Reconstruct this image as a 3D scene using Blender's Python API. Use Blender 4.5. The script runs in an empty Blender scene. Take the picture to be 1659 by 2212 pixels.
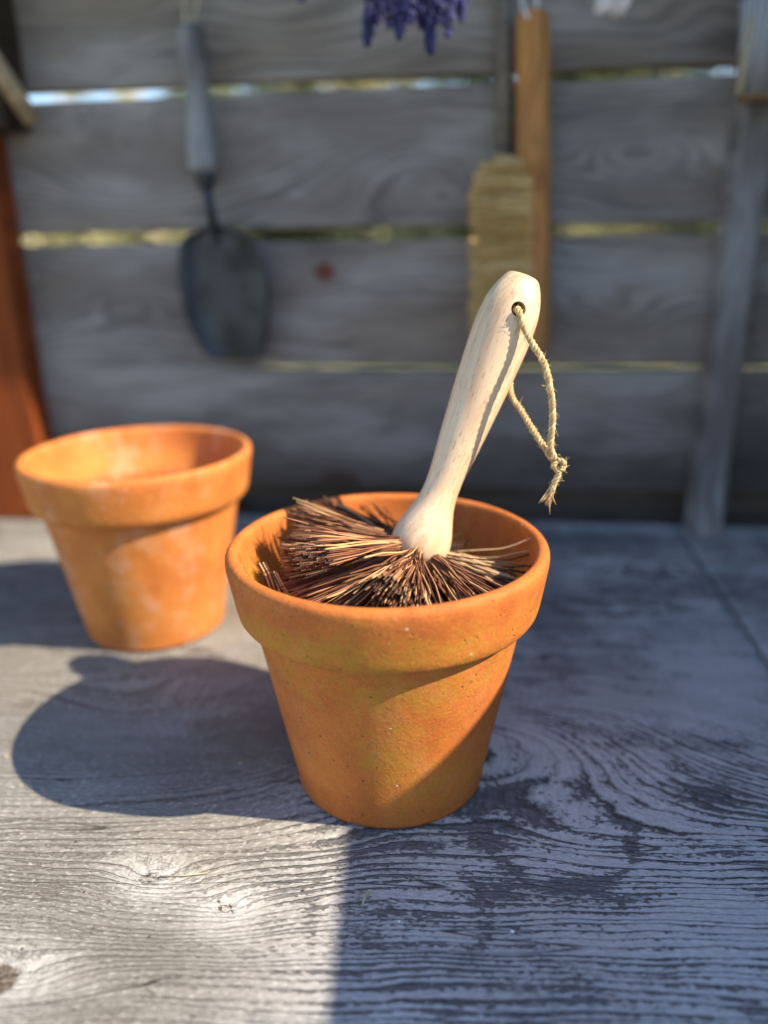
import bpy, bmesh, math, random
from mathutils import Vector, Matrix, noise as mnoise
random.seed(7)
PI = math.pi
sc = bpy.context.scene
C = sc.collection

# ------------------------------------------------------------------ camera
cam_d = bpy.data.cameras.new('camera')
cam = bpy.data.objects.new('camera', cam_d); C.objects.link(cam)
YAW, PITCH, ROLL, CH, FPX = -0.1221, 0.3339, -0.018, 0.2773, 1715.6
f = Vector((math.sin(YAW)*math.cos(PITCH), math.cos(YAW)*math.cos(PITCH), -math.sin(PITCH)))
r0 = Vector((math.cos(YAW), -math.sin(YAW), 0)); u0 = r0.cross(f)
R = r0*math.cos(ROLL) + u0*math.sin(ROLL); U = u0*math.cos(ROLL) - r0*math.sin(ROLL)
CAM = Vector((0, 0, CH))
cam.matrix_world = Matrix(((R.x, U.x, -f.x, 0), (R.y, U.y, -f.y, 0), (R.z, U.z, -f.z, CH), (0, 0, 0, 1)))
cam_d.sensor_fit = 'VERTICAL'; cam_d.sensor_height = 36.0
cam_d.lens = FPX*36/2212
cam_d.clip_start = 0.01; cam_d.clip_end = 300
cam_d.dof.use_dof = True
cam_d.dof.focus_distance = 0.366
cam_d.dof.aperture_fstop = cam_d.lens/11.2
sc.camera = cam

# ------------------------------------------------------------------ light
SUN = Vector((0.7395, -0.1530, 0.6555)).normalized()          # towards the sun
w = bpy.data.worlds.new('World'); sc.world = w; w.use_nodes = True
nt = w.node_tree
bg = nt.nodes['Background']
sky = nt.nodes.new('ShaderNodeTexSky'); sky.sky_type = 'NISHITA'; sky.sun_disc = False
sky.sun_elevation = math.asin(SUN.z)
sky.sun_rotation = math.atan2(SUN.x, SUN.y)
sky.air_density = 1.0; sky.dust_density = 0.3; sky.ozone_density = 2.2
nt.links.new(sky.outputs[0], bg.inputs[0]); bg.inputs[1].default_value = 0.15
sd = bpy.data.lights.new('sun', 'SUN'); so = bpy.data.objects.new('sun', sd); C.objects.link(so)
sd.energy = 5.0; sd.angle = math.radians(0.53); sd.color = (1.0, 0.86, 0.655)
so.rotation_euler = SUN.to_track_quat('Z', 'Y').to_euler()
so.location = (2, -1, 3)
sc.view_settings.view_transform = 'Standard'; sc.view_settings.look = 'None'
sc.view_settings.gamma = 1.0; sc.view_settings.use_curve_mapping = False
sc.view_settings.exposure = 0.92
sc.cycles.max_bounces = 8
sc.cycles.use_denoising = True

# ------------------------------------------------------------------ helpers
def tag(o, label=None, cat=None, group=None, kind=None):
    if label: o['label'] = label
    if cat: o['category'] = cat
    if group: o['group'] = group
    if kind: o['kind'] = kind
    return o
def empty(name, loc=(0, 0, 0)):
    o = bpy.data.objects.new(name, None); o.location = loc; o.empty_display_size = .01
    C.objects.link(o); return o
def link_mesh(name, me, mat=None, parent=None, smooth=False):
    if mat: me.materials.append(mat)
    if smooth: me.polygons.foreach_set('use_smooth', [True]*len(me.polygons))
    o = bpy.data.objects.new(name, me); C.objects.link(o)
    if parent:
        o.parent = parent
        o.matrix_parent_inverse = parent.matrix_basis.inverted() if parent.parent is None else (parent.parent.matrix_basis @ parent.matrix_basis).inverted()
    return o
class MB:
    def __init__(s): s.v = []; s.f = []
    def add(s, v, f):
        n = len(s.v); s.v += [tuple(p) for p in v]; s.f += [tuple(i+n for i in q) for q in f]
    def box(s, x0, x1, y0, y1, z0, z1, M=None):
        v = [Vector((x, y, z)) for z in (z0, z1) for y in (y0, y1) for x in (x0, x1)]
        if M: v = [M @ p for p in v]
        s.add(v, [(0, 2, 3, 1), (4, 5, 7, 6), (0, 1, 5, 4), (2, 6, 7, 3), (0, 4, 6, 2), (1, 3, 7, 5)])
    def tube(s, pts, rad, n=6, cap=True, flat=1.0):
        pts = [Vector(p) for p in pts]
        if not hasattr(rad, '__len__'): rad = [rad]*len(pts)
        t = (pts[1]-pts[0]).normalized()
        a = Vector((0, 0, 1)) if abs(t.z) < .8 else Vector((1, 0, 0))
        nrm = (a - t*a.dot(t)).normalized()
        vs = []
        for i, p in enumerate(pts):
            if i: t = (pts[min(i+1, len(pts)-1)]-pts[i-1])
            if t.length < 1e-9: t = Vector((0, 0, 1))
            t = t.normalized()
            nrm = (nrm - t*nrm.dot(t)).normalized(); b = t.cross(nrm)
            for k in range(n):
                c, q = math.cos(2*PI*k/n), math.sin(2*PI*k/n)
                vs.append(p + (nrm*c + b*q*flat)*rad[i])
        fs = []
        for i in range(len(pts)-1):
            for k in range(n):
                k2 = (k+1) % n
                fs.append((i*n+k, i*n+k2, (i+1)*n+k2, (i+1)*n+k))
        if cap:
            fs.append(tuple(range(n-1, -1, -1))); m = (len(pts)-1)*n
            fs.append(tuple(m+k for k in range(n)))
        s.add(vs, fs)
    def blob(s, c, rx, ry, rz, M=None, n=6, m=4):
        vs = [Vector((0, 0, rz))]
        for j in range(1, m):
            th = PI*j/m
            for k in range(n):
                ph = 2*PI*k/n
                vs.append(Vector((rx*math.sin(th)*math.cos(ph), ry*math.sin(th)*math.sin(ph), rz*math.cos(th))))
        vs.append(Vector((0, 0, -rz)))
        fs = [(0, 1+k, 1+(k+1) % n) for k in range(n)]
        for j in range(m-2):
            for k in range(n):
                a = 1+j*n+k; b = 1+j*n+(k+1) % n
                fs.append((a, a+n, b+n, b))
        l = len(vs)-1; q = 1+(m-2)*n
        fs += [(l, q+(k+1) % n, q+k) for k in range(n)]
        if M: vs = [M @ p for p in vs]
        s.add([p+Vector(c) for p in vs], fs)
    def lathe(s, prof, n=64, closed=False):
        m = len(prof); vs = []
        for r, z in prof:
            for k in range(n):
                a = 2*PI*k/n; vs.append((r*math.cos(a), r*math.sin(a), z))
        fs = []
        for i in range(m if closed else m-1):
            j = (i+1) % m
            for k in range(n):
                k2 = (k+1) % n
                fs.append((i*n+k, i*n+k2, j*n+k2, j*n+k))
        s.add(vs, fs)
    def build(s, name, mat, parent=None, smooth=False, bevel=0, seg=2):
        me = bpy.data.meshes.new(name); me.from_pydata(s.v, [], s.f); me.update()
        if bevel:
            bm = bmesh.new(); bm.from_mesh(me)
            bmesh.ops.bevel(bm, geom=bm.edges[:], offset=bevel, segments=seg, affect='EDGES', clamp_overlap=True)
            bm.to_mesh(me); bm.free()
        return link_mesh(name, me, mat, parent, smooth)
def spline(P, n=10):
    P = [Vector(p) for p in P]; out = []
    Q = [P[0]*2-P[1]] + P + [P[-1]*2-P[-2]]
    for i in range(1, len(Q)-2):
        for k in range(n):
            t = k/n; a, b, c, d = Q[i-1], Q[i], Q[i+1], Q[i+2]
            out.append(.5*((2*b)+(c-a)*t+(2*a-5*b+4*c-d)*t*t+(3*b-a-3*c+d)*t**3))
    out.append(P[-1]); return out
def aty(px, py, Y):       # the place that the plan (1659 x 2212) gives a point at depth Y behind the lens
    d = f + (px-829.5)/FPX*R - (py-1106)/FPX*U
    return CAM + d*(Y/d.y)
def ground(px, py, z=0):
    d = f + (px-829.5)/FPX*R - (py-1106)/FPX*U
    return CAM + d*((z-CH)/d.z)

# ------------------------------------------------------------------ node kit
class NT:
    def __init__(s, name):
        s.m = bpy.data.materials.new(name); s.m.use_nodes = True
        s.t = s.m.node_tree; s.bs = s.t.nodes['Principled BSDF']
    def n(s, k, **kw):
        x = s.t.nodes.new(k)
        for a, b in kw.items(): setattr(x, a, b)
        return x
    def put(s, sock, v):
        if isinstance(v, bpy.types.NodeSocket): s.t.links.new(v, sock)
        elif v is not None:
            if hasattr(v, '__len__') and len(v) == 3 and sock.type == 'RGBA': v = (*v, 1)
            sock.default_value = v
    def ma(s, op, a, b=None, c=None, clamp=False):
        x = s.n('ShaderNodeMath', operation=op, use_clamp=clamp)
        s.put(x.inputs[0], a)
        if b is not None: s.put(x.inputs[1], b)
        if c is not None: s.put(x.inputs[2], c)
        return x.outputs[0]
    def mul(s, a, b): return s.ma('MULTIPLY', a, b)
    def addm(s, a, b): return s.ma('ADD', a, b)
    def sub(s, a, b): return s.ma('SUBTRACT', a, b)
    def coord(s, kind='Object'): return s.n('ShaderNodeTexCoord').outputs[kind]
    def xyz(s, v):
        x = s.n('ShaderNodeSeparateXYZ'); s.put(x.inputs[0], v); return x.outputs
    def vec(s, a, b, c=0.0):
        x = s.n('ShaderNodeCombineXYZ'); s.put(x.inputs[0], a); s.put(x.inputs[1], b); s.put(x.inputs[2], c); return x.outputs[0]
    def scale(s, v, k):
        x = s.n('ShaderNodeVectorMath', operation='MULTIPLY'); s.put(x.inputs[0], v); x.inputs[1].default_value = k; return x.outputs[0]
    def vadd(s, v, k):
        x = s.n('ShaderNodeVectorMath', operation='ADD'); s.put(x.inputs[0], v); s.put(x.inputs[1], k); return x.outputs[0]
    def noise(s, v, scale=1, detail=3, rough=.55, dist=0, out='Fac'):
        x = s.n('ShaderNodeTexNoise'); s.put(x.inputs['Vector'], v)
        x.inputs['Scale'].default_value = scale; x.inputs['Detail'].default_value = detail
        x.inputs['Roughness'].default_value = rough; x.inputs['Distortion'].default_value = dist
        return x.outputs[out]
    def vor(s, v, scale=1, feat='F1'):
        x = s.n('ShaderNodeTexVoronoi', feature=feat); s.put(x.inputs['Vector'], v); x.inputs['Scale'].default_value = scale
        return x.outputs
    def sm(s, v, a, b, lo=0.0, hi=1.0):
        x = s.n('ShaderNodeMapRange', interpolation_type='SMOOTHSTEP'); s.put(x.inputs[0], v)
        s.put(x.inputs[1], a); s.put(x.inputs[2], b); s.put(x.inputs[3], lo); s.put(x.inputs[4], hi)
        return x.outputs[0]
    def mix(s, fac, a, b, mode='MIX'):
        x = s.n('ShaderNodeMix', data_type='RGBA', blend_type=mode)
        s.put(x.inputs[0], fac); s.put(x.inputs[6], a); s.put(x.inputs[7], b); return x.outputs[2]
    def ramp(s, fac, stops, interp='LINEAR'):
        x = s.n('ShaderNodeValToRGB'); s.put(x.inputs[0], fac); cr = x.color_ramp; cr.interpolation = interp
        while len(cr.elements) < len(stops): cr.elements.new(.5)
        for e, (p, c) in zip(cr.elements, stops): e.position = p; e.color = (*c, 1)
        return x.outputs[0]
    def gauss(s, x, y, cx, cy, sx, sy):    # exp(-(dx^2+dy^2))
        a = s.mul(s.sub(x, cx), 1/sx); b = s.mul(s.sub(y, cy), 1/sy)
        q = s.addm(s.mul(a, a), s.mul(b, b))
        return s.ma('EXPONENT', s.mul(q, -1.0))
    def bump(s, h, strength=.5, dist=.001, prev=None):
        x = s.n('ShaderNodeBump'); x.inputs['Strength'].default_value = strength; x.inputs['Distance'].default_value = dist
        s.put(x.inputs['Height'], h)
        if prev is not None: s.put(x.inputs['Normal'], prev)
        return x.outputs[0]
    def out(s, col=None, rough=.7, normal=None, spec=.5):
        s.put(s.bs.inputs['Base Color'], col); s.put(s.bs.inputs['Roughness'], rough)
        s.put(s.bs.inputs['Specular IOR Level'], spec)
        if normal is not None: s.put(s.bs.inputs['Normal'], normal)
        return s.m

# ------------------------------------------------------------------ materials
def mat_table():
    N = NT('weathered_plywood'); p = N.coord(); X, Y, Z = N.xyz(p)
    lf = N.noise(N.scale(p, (5, 9, 5)), 1, 2, .5)
    lf2 = N.noise(N.scale(p, (18, 40, 10)), 1, 2, .5)
    g = N.addm(Y, N.mul(N.sub(lf, .5), .032)); g = N.addm(g, N.mul(N.sub(lf2, .5), .004))
    g = N.addm(g, N.mul(X, -.07))
    for cx, cy, sx, sy, A in [(.00, .42, .13, .075, -.105), (-.19, .40, .09, .035, .045), (.10, .56, .10, .03, .030), (-.30, .60, .09, .04, .05),
                              (-.1452, .2753, .020, .009, .0055), (-.1052, .2611, .016, .008, .0050), (-.183, .2185, .028, .014, .018),
                              (-.125, .255, .060, .025, .016), (.33, .42, .12, .05, .07), (.14, .68, .07, .03, -.04)]:
        g = N.addm(g, N.mul(N.gauss(X, Y, cx, cy, sx, sy), A))
    # ring lines: uneven 1-D bands along g
    ph = N.addm(N.mul(g, 285.0), N.mul(N.noise(N.vec(N.mul(X, 3), N.mul(g, 70)), 1, 2), 3.4))
    ph = N.addm(ph, N.mul(N.noise(N.vec(N.mul(X, 60), N.mul(Y, 150)), 1, 3, .6), .5))
    ph = N.addm(ph, N.mul(N.noise(N.vec(N.mul(X, 420), N.mul(Y, 520)), 1, 2, .6), .22))
    fr = N.ma('FRACT', ph)
    tri = N.ma('ABSOLUTE', N.sub(fr, .5)); right0 = N.sm(X, -.10, .0)
    line = N.sm(tri, N.addm(.405, N.mul(right0, -.035)), .495)
    late = N.sm(fr, .10, .97)
    amp = N.sm(N.noise(N.vec(N.mul(X, 9), N.mul(g, 60), 3.0), 1, 3), .38, .62)
    fib = N.noise(N.vec(N.mul(X, 90), N.mul(g, 2400)), 1, 3, .6)
    fib2 = N.noise(N.vec(N.mul(X, 260), N.mul(g, 1500), 5.0), 1, 4, .65)
    chip = N.noise(N.vec(N.mul(X, 300), N.mul(g, 900), 8.0), 1, 4, .62)
    crk = N.ma('ABSOLUTE', N.sub(N.noise(N.vec(N.mul(X, 2.6), N.addm(N.mul(g, 9), N.mul(Y, 22)), 9.0), 1, 2, .4), .5))
    crack = N.mul(N.sm(crk, .0040, .0006), N.sm(N.noise(N.scale(p, (9, 14, 1)), 1, 1), .44, .50))
    # worn grey skin over darker wood
    torn = N.noise(N.vec(N.mul(X, 260), N.addm(N.mul(g, 500), N.mul(Y, 380)), 2.0), 1, 6, .70)
    mid = N.noise(N.vec(N.mul(X, 42), N.mul(Y, 80), 4.0), 1, 5, .62)
    big = N.noise(N.scale(p, (8, 14, 1)), 1, 2, .5)
    dark = N.addm(N.mul(torn, .75), N.addm(N.mul(mid, .50), N.mul(big, .42)))
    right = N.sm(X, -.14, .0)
    dark = N.addm(dark, N.mul(right, .012)); dark = N.addm(dark, N.mul(N.mul(N.sm(Y, .43, .52), right), .050))
    dark = N.addm(dark, N.mul(N.mul(N.sub(late, .5), N.addm(.45, amp)), .17))
    # water rings left by other pots, and darker and paler patches of wood round the pot
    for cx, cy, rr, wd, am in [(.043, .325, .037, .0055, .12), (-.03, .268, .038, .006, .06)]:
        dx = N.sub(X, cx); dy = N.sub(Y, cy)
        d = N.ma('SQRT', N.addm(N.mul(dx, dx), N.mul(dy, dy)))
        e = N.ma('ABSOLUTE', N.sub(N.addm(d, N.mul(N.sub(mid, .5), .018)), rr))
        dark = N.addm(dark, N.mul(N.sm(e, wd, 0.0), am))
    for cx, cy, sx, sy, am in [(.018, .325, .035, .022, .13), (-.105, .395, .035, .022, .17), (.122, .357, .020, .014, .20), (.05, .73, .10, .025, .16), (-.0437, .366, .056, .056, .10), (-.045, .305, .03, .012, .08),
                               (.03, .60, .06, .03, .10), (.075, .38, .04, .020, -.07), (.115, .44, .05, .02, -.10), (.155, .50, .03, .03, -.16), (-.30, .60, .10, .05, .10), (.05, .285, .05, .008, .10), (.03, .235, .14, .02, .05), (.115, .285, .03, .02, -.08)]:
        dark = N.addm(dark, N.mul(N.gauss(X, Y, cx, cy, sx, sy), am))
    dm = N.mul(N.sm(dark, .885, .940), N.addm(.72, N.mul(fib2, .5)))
    light = N.ramp(N.noise(N.scale(p, (9, 20, 1)), 1, 3), [(.3, (.215, .20, .175)), (.55, (.31, .30, .275)), (.75, (.41, .40, .375))])
    light = N.mix(right, light, (.60, .59, .60))  # paler on the right to lift its shade, put into the colour
    light = N.mix(N.mul(N.sm(N.noise(N.scale(p, (4, 6, 1)), 1, 1), .5, .62), .25), light, (.29, .25, .19))
    light = N.mix(N.mul(N.sm(fib, .42, .66), .30), light, (.20, .185, .165))
    light = N.mix(N.mul(N.mul(N.sm(chip, .44, .56), .62), N.sub(1.0, N.mul(right, .65))), light, (.20, .188, .17))
    light = N.mix(N.mul(N.sm(chip, .42, .36), .62), light, (.62, .61, .59))
    darkc = N.ramp(fib2, [(.32, (.035, .035, .040)), (.5, (.115, .113, .12)), (.68, (.27, .265, .275))])
    leftdark = N.ramp(fib2, [(.35, (.14, .125, .105)), (.7, (.27, .25, .22))])
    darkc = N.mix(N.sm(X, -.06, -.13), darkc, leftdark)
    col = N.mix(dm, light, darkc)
    lk = N.addm(N.mul(line, N.addm(N.mul(amp, .45), N.addm(.14, N.mul(right0, .14)))), N.mul(crack, .85))
    # knots: bleached halo, small rings, a few short checks in the middle
    for cx, cy, rr, hs, kf in [(-.1452, .2753, .0056, .017, .42), (-.1052, .2611, .0046, .016, .20), (-.1855, .2178, .0098, .024, .92)]:
        wob = N.sub(N.noise(N.scale(p, (200, 260, 1)), 1, 4, .65), .5)
        hal = N.mul(N.gauss(X, Y, cx, cy, hs*1.05, hs*.78), N.sm(N.addm(chip, N.mul(wob, .3)), .66, .40, .45, 1.0))
        col = N.mix(N.mul(hal, .88), col, (.70, .69, .665))
        dx = N.sub(X, cx); dy = N.mul(N.sub(Y, cy), 1.15)
        d = N.addm(N.ma('SQRT', N.addm(N.mul(dx, dx), N.mul(dy, dy))), N.mul(wob, .0060))
        core = N.sm(d, rr, rr*.7)
        cc = N.ramp(N.noise(N.scale(p, (420, 700, 1)), 1, 4), [(.35, (.05, .033, .018)), (.5, (.16, .12, .08)), (.7, (.36, .31, .24))])
        col = N.mix(N.mul(core, kf), col, cc)
        rg = N.sm(N.ma('ABSOLUTE', N.sub(N.ma('FRACT', N.mul(d, 620)), .5)), .36, .5)
        lk = N.addm(lk, N.mul(N.mul(rg, N.gauss(X, Y, cx, cy, hs*.75, hs*.5)), .30))
        chk = N.sm(N.ma('ABSOLUTE', N.sub(N.noise(N.vadd(N.scale(p, (230, 300, 1)), (cx*900, 0, 0)), 1, 1), .5)), .034, .012)
        lk = N.addm(lk, N.mul(N.mul(chk, core), .85))
    lk = N.ma('MINIMUM', lk, .93)
    col = N.mix(lk, col, (.042, .036, .032))
    h = N.addm(N.mul(late, .5), N.mul(fib, .35)); h = N.sub(h, N.mul(lk, .8)); h = N.sub(h, N.mul(dm, .5)); h = N.addm(h, N.mul(fib2, .35)); h = N.sub(h, N.mul(chip, .6))
    n1 = N.bump(h, .95, .0010)
    return N.out(col, N.sm(fib2, .3, .7, .62, .85), n1, .30)

def mat_board(name, a, b, seed=0, warm=(.3, .26, .2), gs=1.0, vert=False, figures=(), low_shade=False, knots=True):
    N = NT(name); p = N.coord(); rnd = N.n('ShaderNodeObjectInfo').outputs['Random']
    X, Y, Z = N.xyz(p)
    if vert: X, Z = Z, X
    off = N.mul(rnd, 37.0)
    lf = N.noise(N.vec(N.mul(X, 4.5), N.mul(Z, 12), off), 1, 2)
    g = N.addm(Z, N.mul(N.sub(lf, .5), .085))
    for cx, cz, sx, sz, A in figures: g = N.addm(g, N.mul(N.gauss(X, Z, cx, cz, sx, sz), A))
    ph = N.addm(N.mul(g, 105*gs), N.mul(N.noise(N.vec(N.mul(X, 3), N.mul(g, 40), off), 1, 2), 3.0))
    fr = N.ma('FRACT', ph); line = N.mul(N.sm(N.ma('ABSOLUTE', N.sub(fr, .5)), .15, .5), N.sm(N.noise(N.vec(N.mul(X, 5), N.mul(g, 30), N.addm(off, 2.0)), 1, 2), .35, .62))
    fib = N.noise(N.vec(N.mul(X, 25), N.mul(g, 700), off), 1, 4, .6)
    big = N.noise(N.vec(N.mul(X, 5), N.mul(Z, 14), off), 1, 4, .62)
    col = N.mix(N.sm(big, .38, .62), a, b)
    col = N.mix(N.mul(N.sm(N.noise(N.vec(N.mul(X, 2.7), N.mul(Z, 9), N.addm(off, 5.0)), 1, 3), .45, .62), .7), col, warm)
    col = N.mix(N.mul(N.sm(N.noise(N.vec(N.mul(X, 1.3), 0.0, N.addm(off, 9.0)), 1, 1), .35, .65), .30), col, tuple(c*.55 for c in a))
    col = N.mix(N.mul(line, .60), col, tuple(c*.38 for c in a))
    col = N.mix(N.mul(N.sm(fib, .4, .65), .40), col, tuple(c*.42 for c in a))
    if knots:
        kn = N.vor(N.vec(N.mul(X, 3.6), N.mul(Z, 6.0), off), 1); kd = kn['Distance']
        col = N.mix(N.sm(kd, .10, .05), col, (.12, .06, .04))
    for cx, cz, r_ in ([(-.148, .2465, .011)] if figures else []):
        col = N.mix(N.sm(N.gauss(X, Z, cx, cz, r_, r_*.9), .25, .7), col, (.15, .055, .035))
    if low_shade:      # shade low on the boards, painted in with a ragged upper edge
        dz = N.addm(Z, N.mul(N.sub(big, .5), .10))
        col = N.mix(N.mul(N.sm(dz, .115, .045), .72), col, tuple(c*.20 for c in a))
    n1 = N.bump(N.sub(N.mul(fib, .6), N.mul(line, .5)), .5, .001)
    return N.out(col, .85, n1, .25)

def mat_terracotta(name, H, base, base2, algae, bloom, inner=1.0):
    N = NT(name); p = N.coord(); X, Y, Z = N.xyz(p)
    rr = N.ma('SQRT', N.addm(N.mul(X, X), N.mul(Y, Y)))
    n1 = N.noise(p, 26, 4, .55); n2 = N.noise(p, 90, 5, .62); n3 = N.noise(p, 420, 3, .6)
    col = N.mix(N.sm(n1, .36, .64), base, base2)
    col = N.mix(N.mul(N.sm(n2, .42, .68), .20), col, tuple(min(1, c*1.35) for c in base2))
    # algae: under the rim, low on the rim and down the sunny side
    band = N.addm(N.gauss(Z, 0.0, .108*H, 0, .013, 1), N.mul(N.gauss(Z, 0.0, .085*H, 0, .010, 1), .7))
    side = N.mul(N.gauss(X, Z, .012, .045, .030, .045), .9)
    am = N.addm(N.mul(N.sub(N.noise(p, 34, 4, .6), .5), 1.3), N.addm(N.mul(band, .55), N.mul(side, .6)))
    am = N.addm(am, N.mul(N.sub(N.noise(p, 170, 6, .75), .5), 2.2))
    alg = N.mul(N.sm(am, .10, 1.1), algae)
    outer = N.sm(N.sub(rr, N.addm(N.mul(Z, .18), .0455)), -.001, .001)
    col = N.mix(N.mul(alg, outer), col, (.43, .29, .022))
    # white lime bloom
    bl = N.sm(N.addm(N.noise(N.scale(p, (38, 38, 20)), 1, 4, .6), N.mul(N.sub(n2, .5), .5)), .50, .74)
    col = N.mix(N.mul(bl, bloom), col, (.62, .46, .36))
    # darker foot
    foot = N.mul(N.sm(N.addm(Z, N.mul(N.sub(n1, .5), .02)), .026, .004), .35)
    col = N.mix(foot, col, tuple(c*.62 for c in base))
    # soil marks inside
    ins = N.mul(N.sub(1.0, outer), N.sm(Z, .030, .05))
    soil = N.mul(N.sm(N.addm(N.noise(p, 120, 6, .7), N.mul(N.gauss(Z, 0.0, .099*H, 0, .012, 1), .13)), .60, .66), ins)
    soil2 = N.mul(N.sm(Z, .095*H, .05), ins)
    col = N.mix(N.mul(soil, inner), col, (.035, .022, .016))
    col = N.mix(N.mul(soil2, .5*inner), col, (.12, .055, .03))
    grain = N.noise(p, 700, 3, .7)
    col = N.mix(N.mul(N.sm(grain, .52, .68), .30), col, tuple(min(1, c*1.5) for c in base2))
    col = N.mix(N.mul(N.sm(grain, .46, .34), .30), col, tuple(c*.55 for c in base))
    scf = N.ma('ABSOLUTE', N.sub(N.noise(N.scale(p, (60, 60, 24)), 1, 2, .4), .5))
    col = N.mix(N.mul(N.mul(N.sm(scf, .006, .001), N.sm(n1, .54, .60)), .45), col, (.20, .09, .04))
    # pits and specks
    v = N.vor(p, 260); pit = N.mul(N.sm(v['Distance'], .20, .10), N.sm(N.xyz(v['Color'])[2], .86, .88))
    v2 = N.vor(p, 150); sp = N.mul(N.sm(v2['Distance'], .11, .06), N.sm(N.xyz(v2['Color'])[0], .72, .74))
    v3 = N.vor(N.vadd(p, (3, 3, 3)), 130); wsp = N.mul(N.sm(v3['Distance'], .10, .06), N.sm(N.xyz(v3['Color'])[1], .82, .84))
    col = N.mix(N.mul(pit, .55), col, (.12, .05, .025)); col = N.mix(N.mul(sp, .8), col, (.05, .03, .02)); col = N.mix(N.mul(wsp, .8), col, (.75, .66, .58))
    h = N.addm(N.mul(n3, .5), N.mul(N.noise(p, 900, 2), .25)); h = N.sub(h, N.mul(pit, .9)); h = N.sub(h, N.mul(sp, .6)); h = N.addm(h, N.mul(n2, .5))
    h = N.addm(h, N.mul(wsp, .6))
    b = N.bump(h, .70, .0007)
    # faint throwing marks
    b = N.bump(N.noise(N.vec(0.0, 0.0, N.mul(Z, 260)), 1, 2), .12, .0008, b)
    return N.out(col, .72, b, .35)

def mat_beech():
    N = NT('beech_wood'); p = N.coord(); X, Y, Z = N.xyz(p)
    rings = N.noise(N.vec(N.mul(X, 320), N.mul(Y, 90), N.mul(Z, 9)), 1, 3, .55)
    figure = N.noise(N.scale(p, (260, 260, 60)), 1, 2, .5)
    big = N.noise(N.scale(p, (30, 30, 9)), 1, 2)
    col = N.ramp(rings, [(.34, (.60, .385, .22)), (.5, (.76, .54, .335)), (.66, (.85, .64, .41))])
    col = N.mix(N.mul(N.sm(big, .4, .6), .35), col, (.70, .50, .345))
    # pores: short brown dashes along the grain
    fl = N.noise(N.scale(p, (1500, 1500, 115)), 1, 1, .4)
    fm = N.mul(N.sm(fl, .635, .685), N.sm(figure, .36, .50))
    col = N.mix(N.mul(fm, .60), col, (.36, .17, .09))
    fine = N.noise(N.scale(p, (2600, 2600, 220)), 1, 2, .5)
    col = N.mix(N.mul(N.sm(fine, .5, .7), .18), col, (.50, .33, .21))
    b = N.bump(N.sub(N.mul(rings, .3), fm), .12, .0004)
    return N.out(col, .46, b, .45)

def mat_island(name, stops, rough=.7, spec=.35, tipdark=None):
    N = NT(name); g = N.n('ShaderNodeNewGeometry')
    p = N.coord()
    fac = N.addm(N.mul(g.outputs['Random Per Island'], .8), N.mul(N.noise(p, 180, 2), .2))
    col = N.ramp(fac, stops)
    return N.out(col, rough, N.bump(N.noise(p, 1500, 2), .25, .0003), spec)

def mat_plain(name, col, rough=.6, spec=.4, var=.25, sc_=60, metal=0.0):
    N = NT(name); p = N.coord()
    c = N.mix(N.sm(N.noise(p, sc_, 4, .6), .35, .65), tuple(x*(1-var) for x in col), tuple(min(1, x*(1+var)) for x in col))
    N.bs.inputs['Metallic'].default_value = metal
    return N.out(c, rough, N.bump(N.noise(p, sc_*6, 3), .2, .0005), spec)

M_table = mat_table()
M_fence = mat_board('weathered_fence_board', (.25, .215, .190), (.43, .395, .365), warm=(.28, .215, .155), figures=[(-.055, .335, .075, .035, -.06), (.125, .345, .05, .014, -.035), (.13, .205, .05, .02, .03), (-.33, .335, .07, .03, .04), (-.36, .22, .06, .02, -.03)], low_shade=True)
M_post = mat_board('grey_batten', (.20, .18, .165), (.42, .405, .40), warm=(.26, .20, .14), vert=True, gs=.8)
M_stain = mat_board('red_brown_stained_board', (.27, .058, .010), (.40, .10, .018), warm=(.20, .045, .010), vert=True, gs=.6)
M_under = mat_board('bench_frame_wood', (.20, .18, .16), (.28, .26, .23))
M_pot1 = mat_terracotta('terracotta_mossy', 1.0, (.47, .125, .024), (.57, .172, .031), .58, .05)
M_pot2 = mat_terracotta('terracotta_limed', 1.0, (.52, .155, .032), (.62, .215, .046), .15, .30, .35)
M_beech = mat_beech()
M_lip = mat_plain('brown_lip', (.20, .11, .04), .7)
M_bristle = mat_island('bassine_bristle', [(0, (.030, .011, .006)), (.25, (.11, .038, .017)), (.48, (.24, .095, .048)), (.70, (.38, .18, .095)), (.88, (.58, .36, .16)), (1, (.68, .50, .24))], .6, .25)
M_pale = mat_island('pale_bristle', [(0, (.45, .27, .14)), (1, (.66, .46, .27))], .6)
M_darkb = mat_island('dark_bristle', [(0, (.025, .015, .01)), (1, (.08, .04, .025))], .6)
M_jute = mat_island('jute_twine', [(0, (.46, .30, .13)), (.5, (.64, .46, .23)), (1, (.78, .62, .36))], .85, .2)
M_steel = mat_plain('dull_dark_steel', (.045, .052, .060), .38, .5, .4, 30, .6)
M_collar = mat_plain('black_ferrule', (.03, .035, .04), .5, .5)
M_greywood = mat_board('grey_handle_wood', (.15, .14, .135), (.50, .50, .50), vert=True, gs=1.8, knots=False, warm=(.20, .17, .14))
M_orangewood = mat_board('varnished_brush_wood', (.58, .25, .075), (.75, .38, .13), warm=(.5, .24, .09), vert=True, gs=1.4, knots=False)
M_yellow = mat_island('yellow_coco_bristle', [(0, (.40, .23, .06)), (.5, (.78, .52, .18)), (1, (.95, .80, .46))], .65)
M_lav = mat_island('lavender_bud', [(0, (.016, .016, .06)), (.6, (.030, .030, .12)), (1, (.10, .095, .28))], .7)
M_lavp = mat_island('lavender_petal', [(0, (.38, .36, .66)), (1, (.62, .60, .84))], .7)
M_stem = mat_plain('dry_stem', (.22, .23, .12), .8)
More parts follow.
